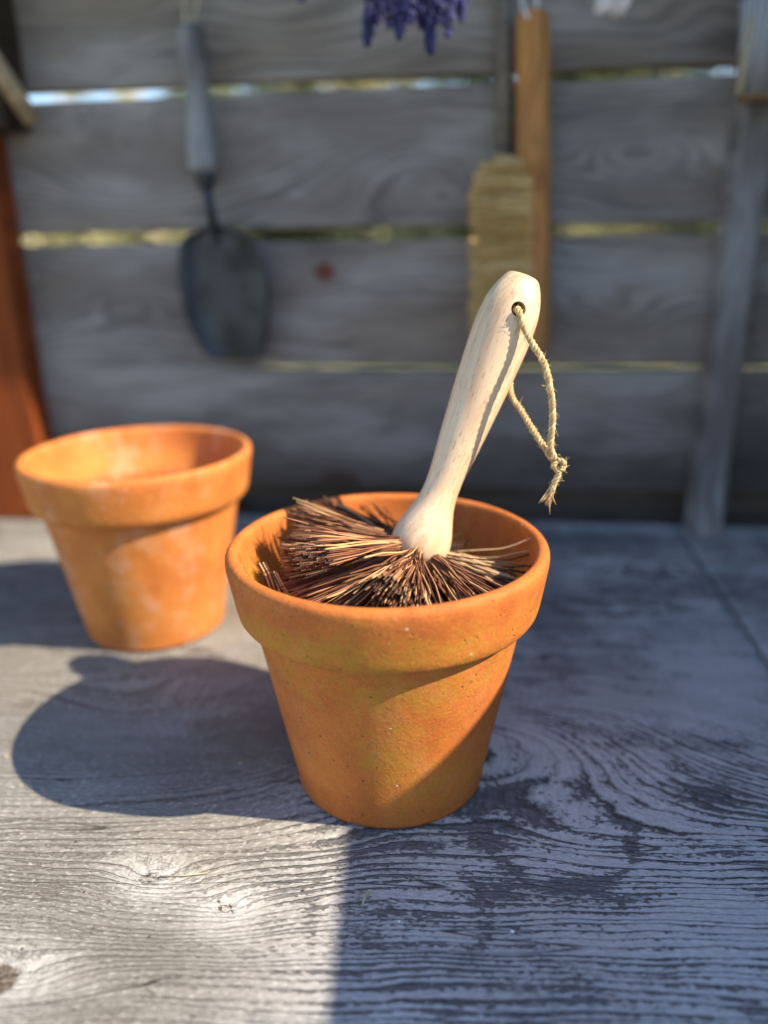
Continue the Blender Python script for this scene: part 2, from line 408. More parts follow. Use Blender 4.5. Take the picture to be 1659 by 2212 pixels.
M_paleflower = mat_plain('pale_dried_petals', (.58, .50, .44), .8)
M_canesticks = mat_plain('beige_cane', (.42, .33, .21), .6)
M_leafdry = mat_plain('dry_leaf', (.40, .40, .24), .7)
M_grit = mat_plain('white_grit', (.75, .73, .72), .6)
M_straw = mat_plain('straw', (.42, .36, .25), .7)
M_leaf = mat_island('hedge_leaf', [(0, (.03, .05, .018)), (.5, (.09, .11, .035)), (1, (.20, .20, .09))], .6)
M_leafy = mat_island('yellow_green_leaf', [(0, (.12, .13, .04)), (.5, (.34, .32, .14)), (1, (.60, .50, .34))], .6)
M_bark = mat_plain('bark', (.12, .09, .06), .9)
N_ = NT('lawn'); p_ = N_.coord()
M_lawn = N_.out(N_.ramp(N_.noise(p_, 3.2, 6, .7), [(.38, (.03, .045, .015)), (.48, (.10, .12, .03)), (.56, (.22, .21, .07)), (.68, (.36, .31, .18))]), .9)

# ------------------------------------------------------------------ ground, table
mb = MB(); mb.add([(-60, -60, -.85), (60, -60, -.85), (60, 60, -.85), (-60, 60, -.85)], [(0, 1, 2, 3)])
tag(mb.build('ground', M_lawn), kind='structure')

table = empty('potting_table', (0, .3, -.85))
tag(table, 'grey weathered plywood table top with knots that the terracotta pots stand on', 'table')
def panel(x0, x1, y0, y1, t, name):
    # sheet with slightly ragged, rounded upper edges; finer toward the edges
    nx = 160; ny = 120; v = []; fs = []
    for j in range(ny+1):
        for i in range(nx+1):
            x = x0+(x1-x0)*i/nx; y = y0+(y1-y0)*j/ny
            e = min(x-x0, x1-x, y-y0, y1-y)
            z = -.0016*max(0, 1-e/.004)**2 + .0004*mnoise.noise(Vector((x*9, y*16, 1)))
            if i in (0, nx): x += .0005*mnoise.noise(Vector((7*i, y*90, 0)))
            v.append((x, y, z))
    for j in range(ny):
        for i in range(nx):
            a = j*(nx+1)+i; fs.append((a, a+1, a+nx+2, a+nx+1))
    m = MB(); m.add(v, fs)
    edge = [i for i in range(nx+1)] + [j*(nx+1)+nx for j in range(1, ny+1)] + [ny*(nx+1)+i for i in range(nx-1, -1, -1)] + [j*(nx+1) for j in range(ny-1, 0, -1)]
    n0 = len(m.v); m.v += [(m.v[i][0], m.v[i][1], -t) for i in edge]
    for k in range(len(edge)):
        k2 = (k+1) % len(edge); m.f.append((edge[k2], edge[k], n0+k, n0+k2))
    m.f.append(tuple(n0+k for k in range(len(edge)-1, -1, -1)))
    o = m.build(name, M_table, table, smooth=False)
    return o
panel(-1.0, .1975, -.18, .776, .018, 'plywood_sheet')
panel(.2003, .95, -.18, .776, .018, 'plywood_sheet')
for x in (-.93, -.02, .86):
    for y in (-.12, .70):
        m = MB(); m.box(x, x+.06, y, y+.06, -.85, -.115); m.build('leg', M_under, table, bevel=.003)
for y in (-.14, .745):
    m = MB(); m.box(-.98, .93, y, y+.02, -.112, -.0195); m.build('apron', M_under, table, bevel=.002)

# ------------------------------------------------------------------ fence
fence = empty('board_fence', (0, .785, -.85))
tag(fence, 'weathered grey fence of horizontal boards with light showing through the gaps', 'fence')
zs = [(-.84, -.735), (-.725, -.615), (-.605, -.495), (-.485, -.375), (-.365, -.255), (-.245, -.115), (-.105, .0325), (.034, .1525), (.1580, .2748), (.2845, .4005), (.4085, .523), (.535, .648), (.66, .775)]
for i, (z0, z1) in enumerate(zs):
    n = 120; m = MB(); v = []; fs = []
    dy = .058 if i == 6 else random.uniform(0, .0015)
    for k in range(n+1):
        x = -1.4+2.6*k/n
        lo = z0 + .0016*mnoise.noise(Vector((x*2.1, i*7.3, 0))) + .0006*mnoise.noise(Vector((x*13, i*7.3, 2)))
        hi = z1 + .0016*mnoise.noise(Vector((x*2.1, i*7.3, 5))) + .0006*mnoise.noise(Vector((x*13, i*7.3, 8)))
        if i == 7 and True: hi += .0060*min(1, max(0, (-.20-x)/.08))     # touches the board above at the left
        if i == 8: hi += 0
        y0, y1 = .775+dy, .793+dy
        b = .002
        v += [(x, y0, lo+b), (x, y0, hi-b), (x, y0+b, hi), (x, y1, hi), (x, y1, lo), (x, y0+b, lo)]
    for k in range(n):
        for q in range(6):
            fs.append((k*6+q, k*6+(q+1) % 6, (k+1)*6+(q+1) % 6, (k+1)*6+q)[::-1])
    fs += [(0, 1, 2, 3, 4, 5)[::-1], tuple(n*6+q for q in range(6))]
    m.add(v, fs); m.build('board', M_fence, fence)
for x in (-1.3, 1.05):
    m = MB(); m.box(x, x+.09, .795, .885, -.85, .9); m.build('fence_post', M_under, fence, bevel=.003)
# upright batten in front of the boards, and the shelf it carries
bat = empty('upright_batten', (.216, .745, 0))
tag(bat, 'narrow grey upright batten standing on edge against the fence at the right', 'batten')
m = MB(); m.box(.2064, .2320, .738, .7745, .0005, .597); o = m.build('batten_face', M_post, bat, bevel=.0012)
shelf = empty('upper_shelf', (0, .70, .6)); tag(shelf, 'grey plank shelf across the top of the fence, carrying the hanging tools', 'shelf')
for y0, y1 in ((.636, .703), (.706, .7735)):
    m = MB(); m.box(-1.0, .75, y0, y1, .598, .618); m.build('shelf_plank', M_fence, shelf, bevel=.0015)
# low boarded side of the bench, right of the frame: it shades the right half of the table
side = empty('bench_side_panel', (.40, .30, 0)); tag(side, 'low boarded side of the bench right of the table', 'side panel')
Ms = Matrix.Translation((.396, .30, 0)) @ Matrix.Rotation(math.radians(5.3), 4, 'Z')
for k in range(4):
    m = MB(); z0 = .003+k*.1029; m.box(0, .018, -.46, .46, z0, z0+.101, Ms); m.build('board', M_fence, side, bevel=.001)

shadeb = empty('unseen_shade_board', (.37, .68, .3)); tag(shadeb, 'tall unseen board added right of the table to darken the fence', 'shade board')  # unseen board added to block sky light from the right of the fence
for k in range(2):
    m = MB(); m.box(.362, .380, .575+k*.1, .673+k*.1, .0008, .597); m.build('board', M_fence, shadeb, bevel=.001)
# red-brown stained board at the left
m = MB(); m.box(-.66, -.4465, .742, .7735, .0008, .372)
o = m.build('stained_board', M_stain, bevel=.0015)
tag(o, 'red-brown stained board standing upright against the fence at the far left', 'board')
# beige cane and dark block above it
A = aty(-40, 95, .70); B_ = aty(72, 262, .735)
m = MB(); m.tube([A + (A-B_)*.6, A, B_], [.0082, .0082, .0078], 12)
o = m.build('cane', M_canesticks, smooth=True); tag(o, 'beige cane leaning down to the right in the top left corner', 'cane')
m = MB(); m.box(-.75, -.418, .730, .7735, .374, .60); m.box(-.70, -.43, .726, .731, .43, .56)
o = m.build('dark_crate', mat_board('dark_brown_wood', (.045, .03, .018), (.07, .05, .03), warm=(.05, .035, .02)), bevel=.002)
tag(o, 'dark brown box hung above the red-brown board at the top left', 'box')

# ------------------------------------------------------------------ pots
def pot(name, loc, s, mat, seed, label):
    root = empty(name, loc); tag(root, label, 'plant pot', 'terracotta pots on the table')
    n = 160
    body = [(0.0, .0), (.030, .0), (.0475, .0002), (.0500, .0010), (.0505, .0030)]
    body += [(.0506+(.0684-.0506)*t, .006+(.1002-.006)*t) for t in [i/24 for i in range(25)]]
    inner = [(.0617, .1002)] + [(.0440+(.0617-.0440)*t, .012+(.1002-.012)*t) for t in [1-i/16 for i in range(1, 17)]] + [(.040, .0095), (.030, .0088), (0, .0088)]
    rim = [(.0684, .1002), (.0700, .1000), (.0722, .1003), (.0740, .1014), (.0753, .1034), (.0761, .1065)]
    rim += [(.0761+(.0797-.0761)*t, .1065+(.1275-.1065)*t) for t in [i/8 for i in range(1, 9)]]
    for a in range(0, 181, 15):
        rim.append((.0764+.0034*math.cos(math.radians(a)), .1300+.0039*math.sin(math.radians(a))))
    rim += [(.0724, .126), (.0716, .122), (.0700, .116), (.0684, .112), (.0668, .109), (.0645, .1045), (.0617, .1002)]
    def wob(m):
        out = []
        for x, y, z in m.v:
            v = Vector((x, y, z)); k = 1+.0028*mnoise.noise(v*22+Vector((seed, 0, 0)))+.0010*mnoise.noise(v*70+Vector((seed, 3, 0)))
            dz = .0005*mnoise.noise(Vector((x*18+seed, y*18, 0)))*(z/.13)
            out.append((x*k*s, y*k*s, (z+dz)*s))
        m.v = out
    m = MB(); m.lathe(body, n); wob(m); nb = m
    mi = MB(); mi.lathe(inner, n); wob(mi); nb.add(mi.v, mi.f)
    ob = nb.build('body', mat, None, True); ob.parent = root
    mr = MB(); mr.lathe(rim, n); wob(mr)
    orr = mr.build('rim', mat, None, True); orr.parent = root
    return root
pot('terracotta_pot', (-.0437, .366, .0006), 1.0, M_pot1, 3.1, 'mossy terracotta pot in front with the wooden brush standing in it')
pot('terracotta_pot', (-.242, .5265, .0006), 1.0135, M_pot2, 11.7, 'empty orange terracotta pot standing behind at the left')

# ------------------------------------------------------------------ the brush
T = Vector((.0205, .405, .2583)); Bp = Vector((-.0299, .376, .1238))
ax = (T-Bp).normalized(); HL = (T-Bp).length
brush = empty('pot_brush', Bp)
tag(brush, 'wooden handled brush with stiff brown bristles leaning out of the front pot', 'brush')
view = (CAM-T); view = (view-ax*view.dot(ax)).normalized()      # across the handle, towards the lens
bx = (Matrix.Rotation(math.radians(14), 3, ax) @ view); by = ax.cross(bx)
MH = Matrix(((bx.x, by.x, ax.x, Bp.x), (bx.y, by.y, ax.y, Bp.y), (bx.z, by.z, ax.z, Bp.z), (0, 0, 0, 1)))
k = HL/.1476
prof = [(.0, 0.0), (.0040, .0), (.0064, .0003), (.0076, .0009), (.0086, .0020), (.0103, .0050), (.0123, .0098), (.0138, .0155), (.0145, .0215), (.0147, .0290), (.0144, .0380), (.0137, .0500), (.0130, .0600), (.0120, .0720), (.0110, .0840),
        (.0099, .0950), (.0091, .1040), (.00885, .1110), (.0092, .1160), (.0101, .1210), (.0114, .1255), (.0129, .1300), (.0143, .1345), (.0151, .1390), (.0152, .1425), (.0147, .1455), (.0136, .1480), (.0122, .1500), (.0117, .1520), (.0116, .1600), (.0100, .1660), (0, .1665)]
P3 = spline([(r, 0, s*k) for r, s in prof[1:-1]], 4)
pr = [(0.0, HL-P3[0].z)] + [(max(.0003, q.x), HL-q.z) for q in P3] + [(0.0, HL-P3[-1].z-.0004)]
m = MB(); m.lathe(pr, 72)
me = bpy.data.meshes.new('handle'); m.f = [q[::-1] for q in m.f]; me.from_pydata(m.v, [], m.f); me.update()
bm = bmesh.new(); bm.from_mesh(me); bmesh.ops.remove_doubles(bm, verts=bm.verts[:], dist=1e-5); bmesh.ops.recalc_face_normals(bm, faces=bm.faces[:]); bm.to_mesh(me); bm.free()
hd = bpy.data.objects.new('handle', me); C.objects.link(hd)
zh = HL-.0175*k                                   # where the hanging hole goes through
cb = MB(); cb.tube([(-.03, 0, zh), (.03, 0, zh)], .0036, 28)
cme = bpy.data.meshes.new('cut'); cme.from_pydata(cb.v, [], cb.f); cme.update()
bm = bmesh.new(); bm.from_mesh(cme); bmesh.ops.recalc_face_normals(bm, faces=bm.faces[:]); bm.to_mesh(cme); bm.free()
cut = bpy.data.objects.new('cut', cme); C.objects.link(cut)
mod = hd.modifiers.new('hole', 'BOOLEAN'); mod.operation = 'DIFFERENCE'; mod.object = cut; mod.solver = 'EXACT'
dg = bpy.context.evaluated_depsgraph_get(); newme = bpy.data.meshes.new_from_object(hd.evaluated_get(dg))
hd.modifiers.clear(); hd.data = newme; bpy.data.objects.remove(cut)
newme.materials.clear(); newme.materials.append(M_beech)
bm = bmesh.new(); bm.from_mesh(newme)
for e in bm.edges:
    e.smooth = not (len(e.link_faces) == 2 and e.calc_face_angle(0) > math.radians(38))
for fc in bm.faces: fc.smooth = True
bm.to_mesh(newme); bm.free()
hd.parent = brush; hd.matrix_parent_inverse = Matrix.Translation(-Bp); hd.matrix_basis = MH

# bristles
L = Vector((-1, 0, 0)); L = (L-ax*L.dot(ax)).normalized(); F = ax.cross(L)
if F.y > 0: F = -F
PC = Vector((-.0437, .366, 0))
def confine(p, m_=.0012):
    rin = (.0440+.2007*max(0, p.z-.012) if p.z < .1002 else .0617+.4*(p.z-.1002) if p.z < .122 else .0722) - m_
    if p.z > .136: return p
    d = Vector((p.x-PC.x, p.y-PC.y, 0))
    if d.length > rin:
        ex = d.length-rin; d = d.normalized()*rin
        return Vector((PC.x+d.x, PC.y+d.y, max(.014, p.z+ex*.25)))
    return Vector((p.x, p.y, max(.014, p.z)))
def tuft(phi, el, n, spread, length, mat=M_bristle, rootz=-.0035, thick=.00043, sv=None):
    m = MB(); ph = math.radians(phi)
    d0 = L*math.cos(ph)+F*math.sin(ph)
    sv = sv or spread
    root = Bp + ax*rootz + d0*.0100
    for i in range(n):
        a = math.radians(phi+random.gauss(0, spread)); e = math.radians(el+random.gauss(0, sv))
        d = (L*math.cos(a)+F*math.sin(a))*math.cos(e)+ax*math.sin(e)
        dm = d0*math.cos(math.radians(el))+ax*math.sin(math.radians(el))
        rt = root + Vector([random.gauss(0, .0013) for _ in range(3)])
        ln = length*random.uniform(.90, 1.02)*(1-.06*random.random()**4)
        wv = Vector([random.gauss(0, 1) for _ in range(3)])*.0004; wv2 = Vector([random.gauss(0, 1) for _ in range(3)])*.00025
        pts = []
        ns = 9
        for j in range(ns+1):
            t = j/ns
            q = min(1, t*1.6)
            dd = (dm*(1-q)*.6+d*(.4+.6*q)).normalized() if t else dm
            pts.append(rt + dd*ln*t + wv*math.sin(t*PI*1.3)*1.2 + wv2*math.sin(t*PI*3+i))
        pts = [confine(p) for p in pts]
        th = thick*random.uniform(.75, 1.25)
        m.tube(pts, [th*1.0]*(ns)+[th*.9], 5)
    o = m.build('bristle_tuft', mat, brush, smooth=True)
    if mat is M_bristle:                  # pale cut ends
        o.data.materials.append(M_pale)
        for q in o.data.polygons:
            if len(q.vertices) == 5: q.material_index = 1; q.use_smooth = False
    return o
RZ = .0035
for a, e, n, s_, sv_, l in [(-18, -7, 60, 4, 3.5, .058), (2, -8, 120, 5, 4, .057), (12, -21, 130, 5.5, 5, .058), (18, -38, 150, 8, 6, .060), (46, -13, 160, 7, 4, .060), (62, -36, 120, 8, 6, .060),
                          (90, -10, 165, 9, 4, .060), (112, -34, 100, 8, 6, .060), (134, -9, 150, 7.5, 4.5, .057), (156, -22, 80, 6, 6, .052), (168, -18, 30, 6, 6, .050)]:
    tuft(a, e, n, s_, l, rootz=RZ if e > -20 else RZ-.007, sv=sv_)
for a in range(-30, 330, 30):
    tuft(a, -50, 70, 10, .060, M_bristle, -.008)
tuft(-38, -7, 26, 4, .058, M_bristle, RZ); tuft(-50, -4, 24, 6, .050, M_darkb, RZ); tuft(-32, -12, 50, 8, .056, M_darkb, RZ)
for a, e in ((196, 4), (206, 0), (190, -6)): tuft(a, e, 8, 2.5, .050, M_pale, RZ, thick=.00060)
tuft(176, -2, 16, 5, .056, M_pale, RZ, thick=.0005)
tuft(170, 0, 9, 7, .064, M_darkb, RZ); tuft(182, -8, 14, 7, .064, M_darkb, RZ)
tuft(250, 0, 12, 8, .040, M_darkb, RZ); tuft(285, 0, 16, 8, .045, M_darkb, RZ)
# loose bent bristles
for pts, mt in (([(968, 1192, .385), (1040, 1188, .384), (1094, 1183, .383), (1156, 1159, .382)], M_pale),
                ([(968, 1200, .398), (1060, 1205, .388), (1110, 1196, .384), (1148, 1189, .380)], M_pale),
                ([(968, 1205, .396), (1080, 1212, .384), (1145, 1197, .378)], M_darkb),
                ([(968, 1210, .394), (1070, 1225, .375), (1140, 1222, .372)], M_darkb)):
    m = MB(); m.tube(spline([aty(*q) for q in pts], 3), .00042, 6); m.build('loose_bristle', mt, brush, smooth=True)

for i in range(9):  # added strands in place of bristle shadows and lit gaps on the wall
    x0 = 556+i*5+random.uniform(-2, 2); y0 = 1215+i*4+random.uniform(-14, 8)
    m = MB(); pts = [confine(aty(x0, y0, .350), .002), confine(aty(x0+14, y0+26, .349), .003), confine(aty(x0+24+i, y0+58, .348), .004)]
    m.tube(spline(pts, 3), .00040, 5); m.build('loose_bristle', M_pale if i % 3 else M_darkb, brush, smooth=True)
# twine loop with knot and frayed tail
def rope(path, rad, pitch, plies=3, ply=.55, n=7, phase=0):
    m = MB(); P = path
    s = [0]
    for i in range(1, len(P)): s.append(s[-1]+(P[i]-P[i-1]).length)
    N_n = max(8, int(s[-1]/pitch*9))
    samp = []; j = 0
    for i in range(N_n+1):
        d = s[-1]*i/N_n
        while j < len(s)-2 and s[j+1] < d: j += 1
        t = (d-s[j])/max(1e-9, s[j+1]-s[j]); samp.append(P[j].lerp(P[j+1], t))
    t0 = (samp[1]-samp[0]).normalized(); nr = t0.orthogonal().normalized()
    fr = []
    for i, p in enumerate(samp):
        t = (samp[min(i+1, N_n)]-samp[max(i-1, 0)]).normalized(); nr = (nr-t*nr.dot(t)).normalized(); fr.append((p, nr.copy(), t.cross(nr), t))
    for q in range(plies):
        pts = []; rr = []
        for i, (p, a, b, t) in enumerate(fr):
            an = phase+2*PI*(q/plies + s[-1]*i/N_n/pitch); jit = 1+.18*mnoise.noise(Vector((i*.35, q*9, phase)))
            pts.append(p+(a*math.cos(an)+b*math.sin(an))*rad*(1-ply)*1.45*jit); rr.append(rad*ply*jit*(1+.12*mnoise.noise(Vector((i*.9, q*5, 1)))))
        m.tube(pts, rr, n)
    return m, fr
def fuzz(m, fr, num, ln=(.0008, .0034)):
    for _ in range(num):
        p, a, b, t = random.choice(fr); an = random.uniform(0, 2*PI)
        d = (a*math.cos(an)+b*math.sin(an)); l = random.uniform(*ln); c = Vector([random.gauss(0, 1) for _ in range(3)])*l*.35
        o = p+d*.0007; sg = random.choice((-1, 1))
        m.tube([o, o+d*l*.35+t*sg*l*.4, o+d*l*.55+t*sg*l*.8+c*.6, o+d*l*.8+t*sg*l+c], [.00009, .00008, .00007, .00004], 3, cap=False)
Hc = MH @ Vector((0, 0, zh)); hx = bx
exitf = Hc+hx*.0146; exitb = Hc-hx*.0146
yk = .3745
front = [Hc+hx*.004, Hc+hx*.011, exitf+hx*.0012-ax*.0012, aty(1130, 703, exitf.y-.0022), aty(1147, 737, exitf.y-.0045), aty(1174, 782, .377), aty(1187, 830, yk), aty(1193, 880, yk), aty(1192, 930, yk), aty(1189, 966, yk), aty(1199, 992, yk)]
back = [Hc-hx*.004, exitb-hx*.001, aty(1105, 760, .412), aty(1103, 845, .405), aty(1127, 888, .394), aty(1157, 938, .384), aty(1176, 966, yk+.003), aty(1187, 985, yk+.0025), aty(1199, 998, yk+.0015)]
m, fr1 = rope(spline(front, 12), .00145, .0068); m2, fr2 = rope(spline(back, 12), .00135, .0068, phase=1.1)
m.add(m2.v, m2.f)
fuzz(m, fr1, 210); fuzz(m, fr2, 150)
tw = m.build('hanging_loop', M_jute, brush, smooth=True)
kc = aty(1207, 1006, yk)
pts = []
for i in range(60):
    t = i/59; a = t*2*PI*2.1
    pts.append(kc + Vector((math.cos(a)*.0021*(1+.25*math.sin(a*2.3)), -.0014*math.sin(a*1.5+.5), math.sin(a)*.0023+.0008-t*.0016)))
m, frk = rope(pts, .00115, .0055); fuzz(m, frk, 60, (.001, .003))
pts = [kc+Vector((-.001, 0, -.0005)), aty(1207, 1022, yk-.001), aty(1199, 1040, yk-.001), aty(1192, 1058, yk-.001)]
m2, frt = rope(spline(pts, 8), .00135, .0070); m.add(m2.v, m2.f); fuzz(m, frt, 40, (.001, .0035))
e0 = pts[-1]; dirt = (pts[-1]-pts[-2]).normalized()
for i in range(42):
    d = (dirt+Vector([random.gauss(0, .22) for _ in range(3)])).normalized(); l = random.uniform(.004, .0092)
    o = e0+Vector([random.gauss(0, .0005) for _ in range(3)]); c = Vector([random.gauss(0, .0006) for _ in range(3)])
    m.tube([o-dirt*.002, o+d*l*.4, o+d*l*.75+c, o+d*l+c*2.2], [.00032, .00030, .00024, .00008], 4)
kn = m.build('knot', M_jute, brush, smooth=True)

# ------------------------------------------------------------------ trowel
YT = .752
tr = empty('hand_trowel', aty(462, 490, YT)); tag(tr, 'old trowel with dark blade and grey wooden handle hanging at the left', 'trowel')
hp = [aty(404, 52, YT), aty(412, 90, YT), aty(423, 160, YT), aty(428, 220, YT), aty(433, 290, YT), aty(438, 340, YT), aty(441, 372, YT)]
m = MB(); m.tube(spline(hp, 5), [.006, .0105, .0125, .0132, .0132]+[.0128]*3+[.0115]*3+[.0102]*5+[.0104]*3+[.0116]*3+[.0132]*4+[.0134]*3+[.0125, .0105], 20); m.build('handle', M_greywood, tr, smooth=True)
m = MB(); m.tube([aty(441, 368, YT), aty(444, 385, YT), aty(446, 406, YT)], [.0095, .0090, .0075], 18); m.build('ferrule', M_collar, tr, smooth=True)
m = MB(); m.tube(spline([aty(446, 400, YT), aty(451, 430, YT-.006), aty(457, 465, YT-.008), aty(464, 500, YT+.004), aty(470, 530, YT+.010)], 4), .0044, 12); m.build('neck', M_steel, tr, smooth=True)
rows = [(488, 446, 480), (497, 426, 508), (508, 402, 534), (522, 390, 553), (538, 386, 564), (560, 384, 570), (600, 384, 578), (640, 390, 581), (680, 399, 581), (710, 410, 580), (735, 424, 577), (752, 434, 574), (766, 446, 571), (776, 462, 562)]
m = MB(); v = []; fs = []; nu = 14
for py, xl, xr in rows:
    for i in range(nu+1):
        u_ = i/nu*2-1; px = xl+(xr-xl)*i/nu
        dep = YT+.006-.016*u_*u_*min(1, (xr-xl)/190) + .004*(py-488)/290
        v.append(aty(px, py, dep))
for j in range(len(rows)-1):
    for i in range(nu):
        a = j*(nu+1)+i; fs.append((a, a+nu+1, a+nu+2, a+1))
nv = len(v); v2 = [p+Vector((0, .0016, 0)) for p in v]
fs += [(a+nv, d+nv, c_+nv, b+nv) for a, b, c_, d in list(fs)]
R_ = len(rows); 
bd = [i for i in range(nu+1)]+[j*(nu+1)+nu for j in range(1, R_)]+[(R_-1)*(nu+1)+i for i in range(nu-1, -1, -1)]+[j*(nu+1) for j in range(R_-2, 0, -1)]
for q in range(len(bd)):
    a, b = bd[q], bd[(q+1) % len(bd)]; fs.append((a, b, b+nv, a+nv))
m.add(v+v2, fs); m.build('blade', M_steel, tr, smooth=True)
m = MB(); m.tube(spline([aty(404, 60, YT), aty(398, 20, YT), aty(405, -30, YT), aty(418, -70, YT), aty(425, -30, YT), aty(425, 10, YT), aty(412, 58, YT)], 6), .0016, 8); m.build('hanging_strap', M_straw, tr, smooth=True)

# ------------------------------------------------------------------ bench brush
YB = .748
bb = empty('hand_brush', aty(1155, 350, YB)); tag(bb, 'orange wooden hand brush with yellow bristles hanging on the fence', 'brush')
def slab(rows, Y, dy, name, mat, par, n=1):
    m = MB(); v = []; fs = []
    for py, xl, xr in rows:
        a, b = aty(xl, py, Y), aty(xr, py, Y); w_ = (b.x-a.x)*.18
        v += [a+Vector((0, dy*.3, 0)), a+Vector((w_, 0, 0)), b+Vector((-w_, 0, 0)), b+Vector((0, dy*.3, 0)), b+Vector((0, dy*.7, 0)), b+Vector((-w_, dy, 0)), a+Vector((w_, dy, 0)), a+Vector((0, dy*.7, 0))]
    for j in range(len(rows)-1):
        for k in range(8): fs.append((j*8+k, (j+1)*8+k, (j+1)*8+(k+1) % 8, j*8+(k+1) % 8))
    fs += [tuple(range(8)), tuple((len(rows)-1)*8+k for k in range(7, -1, -1))]
    m.add(v, fs); return m.build(name, mat, par, smooth=True)
slab([(18, 1128, 1180), (26, 1120, 1188), (45, 1117, 1190), (120, 1116, 1190), (200, 1117, 1190), (290, 1117, 1191), (340, 1118, 1192), (362, 1130, 1192), (378, 1146, 1192), (400, 1151, 1192), (560, 1151, 1192), (700, 1150, 1190), (745, 1150, 1186), (762, 1156, 1180)], YB-.012, .020, 'wooden_back', M_orangewood, bb)
for q in range(26):
    m = MB(); py = 352+q*15.2
    for i in range(42):
        o = aty(1152+random.uniform(-2, 3), py+random.gauss(0, 4), YB-.002+random.uniform(-.009, .009))
        ex = 1014+random.uniform(0, 12)+[44, 20, 7][q]*(1 if True else 0) + random.random()**3*22 if q < 3 else 1014+random.uniform(0, 12)+random.random()**3*22+5*math.sin(q*2.1)
        e = aty(ex, py+random.gauss(0, 10)+3*math.sin(q*1.3), YB-.006+random.gauss(0, .012))
        md = (o+e)/2+Vector((0, random.gauss(0, .001), random.gauss(0, .0012)))
        m.tube([o, md, e], .00055, 4)
    m.build('bristle_tuft', M_yellow, bb)
m = MB(); m.tube(spline([aty(1140, 40, YB-.02), aty(1128, 5, YB-.018), aty(1132, -40, YB-.01), aty(1150, -60, YB-.005), aty(1160, -30, YB), aty(1158, 20, YB)], 6), .0016, 8)
m.build('hanging_cord', M_grit, bb, smooth=True)
# slim grey stick added in place of the shade beside it
m = MB(); m.tube([aty(1090, -70, .762), aty(1090, 50, .762), aty(1091, 352, .764)], [.0075, .0070, .0062], 12)
o = m.build('shade_stick', M_under, smooth=True); tag(o, 'slim grey stick added for the shadow strip left of the orange brush handle', 'shade_stick')
# grey rounded object on the right edge
yg = .708
gp = empty('hanging_scoop', aty(1680, 150, yg)); tag(gp, 'grey rounded wooden scoop with brown lip hanging at the right edge', 'scoop')
c0 = aty(1662, -10, yg); c1 = aty(1662, 206, yg)
m = MB(); m.tube([c0, c0.lerp(c1, .5), c1], [.021, .022, .0225], 24, flat=.5); m.build('bowl', M_greywood, gp, smooth=True)
m = MB(); m.tube([c1, c1+Vector((0, 0, -.0022)), c1+Vector((0, 0, -.0040))], [.0236, .0240, .0220], 24, flat=.5); m.build('lip', M_lip, gp, smooth=True)
m = MB(); m.tube([aty(1598, 205, .703), aty(1612, 110, .703), aty(1632, 10, .703), aty(1650, -60, .703)], .0034, 8)
o = m.build('raffia_strip', M_straw, smooth=True); tag(o, 'pale raffia strip hanging over the top of the grey batten', 'strip')

# ------------------------------------------------------------------ lavender bunch
lv = empty('lavender_bunch', aty(890, 0, .61)); tag(lv, 'bunch of violet lavender hanging head down from above', 'lavender')
for i, (px, py, Y, ln) in enumerate([(792, 99, .61, .030), (862, 84, .60, .034), (929, 116, .605, .036), (969, 80, .60, .034), (911, 63, .62, .03), (997, 45, .61, .026), (815, 50, .62, .03), (840, 60, .61, .03), (885, 50, .59, .03), (945, 50, .62, .03), (795, 35, .60, .026), (875, 25, .59, .024), (975, 20, .59, .028), (650, 2, .62, .02)]):
    tip = aty(px, py, Y); top = Vector((tip.x*.4-.035*.6, Y, .592)); d = (top-tip).normalized()
    m = MB(); mp = MB()
    nb_ = int(ln/.0030)
    for j in range(nb_):
        c = tip+d*(j+.5)*.0030
        for q in range(5):
            a = 2*PI*(q/5)+j*.7+random.random()*.5; o = Vector((math.cos(a), math.sin(a), .1))*.0026*(.6+.6*min(1, j/2))
            Mq = Matrix.Rotation(random.uniform(-.5, .5), 3, 'X') @ Matrix.Rotation(random.uniform(-.5, .5), 3, 'Y')
            tgt = mp if random.random() < (.6 if i in (10, 12, 3) else .08) else m
            tgt.blob(c+o, .0015, .0015, .0027, Mq, 6, 4)
    sp = m.build('flower_spike', M_lav, lv, smooth=True)
    if mp.v: mp.build('petal', M_lavp, sp, smooth=True)
    m = MB(); m.tube([tip+d*.004, tip+d*ln, top], .0006, 5); m.build('stem', M_stem, lv, smooth=True)
m = MB()
for q in range(7):
    a = aty(1292+q*10, 8+random.uniform(-6, 14), .70); m.blob(a, .0035, .002, .0065, Matrix.Rotation(random.uniform(-.5, .5), 3, 'Y'), 7, 5)
    m.tube([a, Vector((aty(1325, -80, .70).x, .70, .50))], .0006, 4)
m.tube([Vector((aty(1325, -80, .70).x, .70, .50)), Vector((aty(1325, -80, .70).x, .70, .597))], .0010, 5)
o = m.build('dried_flower', M_paleflower, smooth=True); tag(o, 'pale dried flower head hanging at the top, right of the orange brush', 'flower')

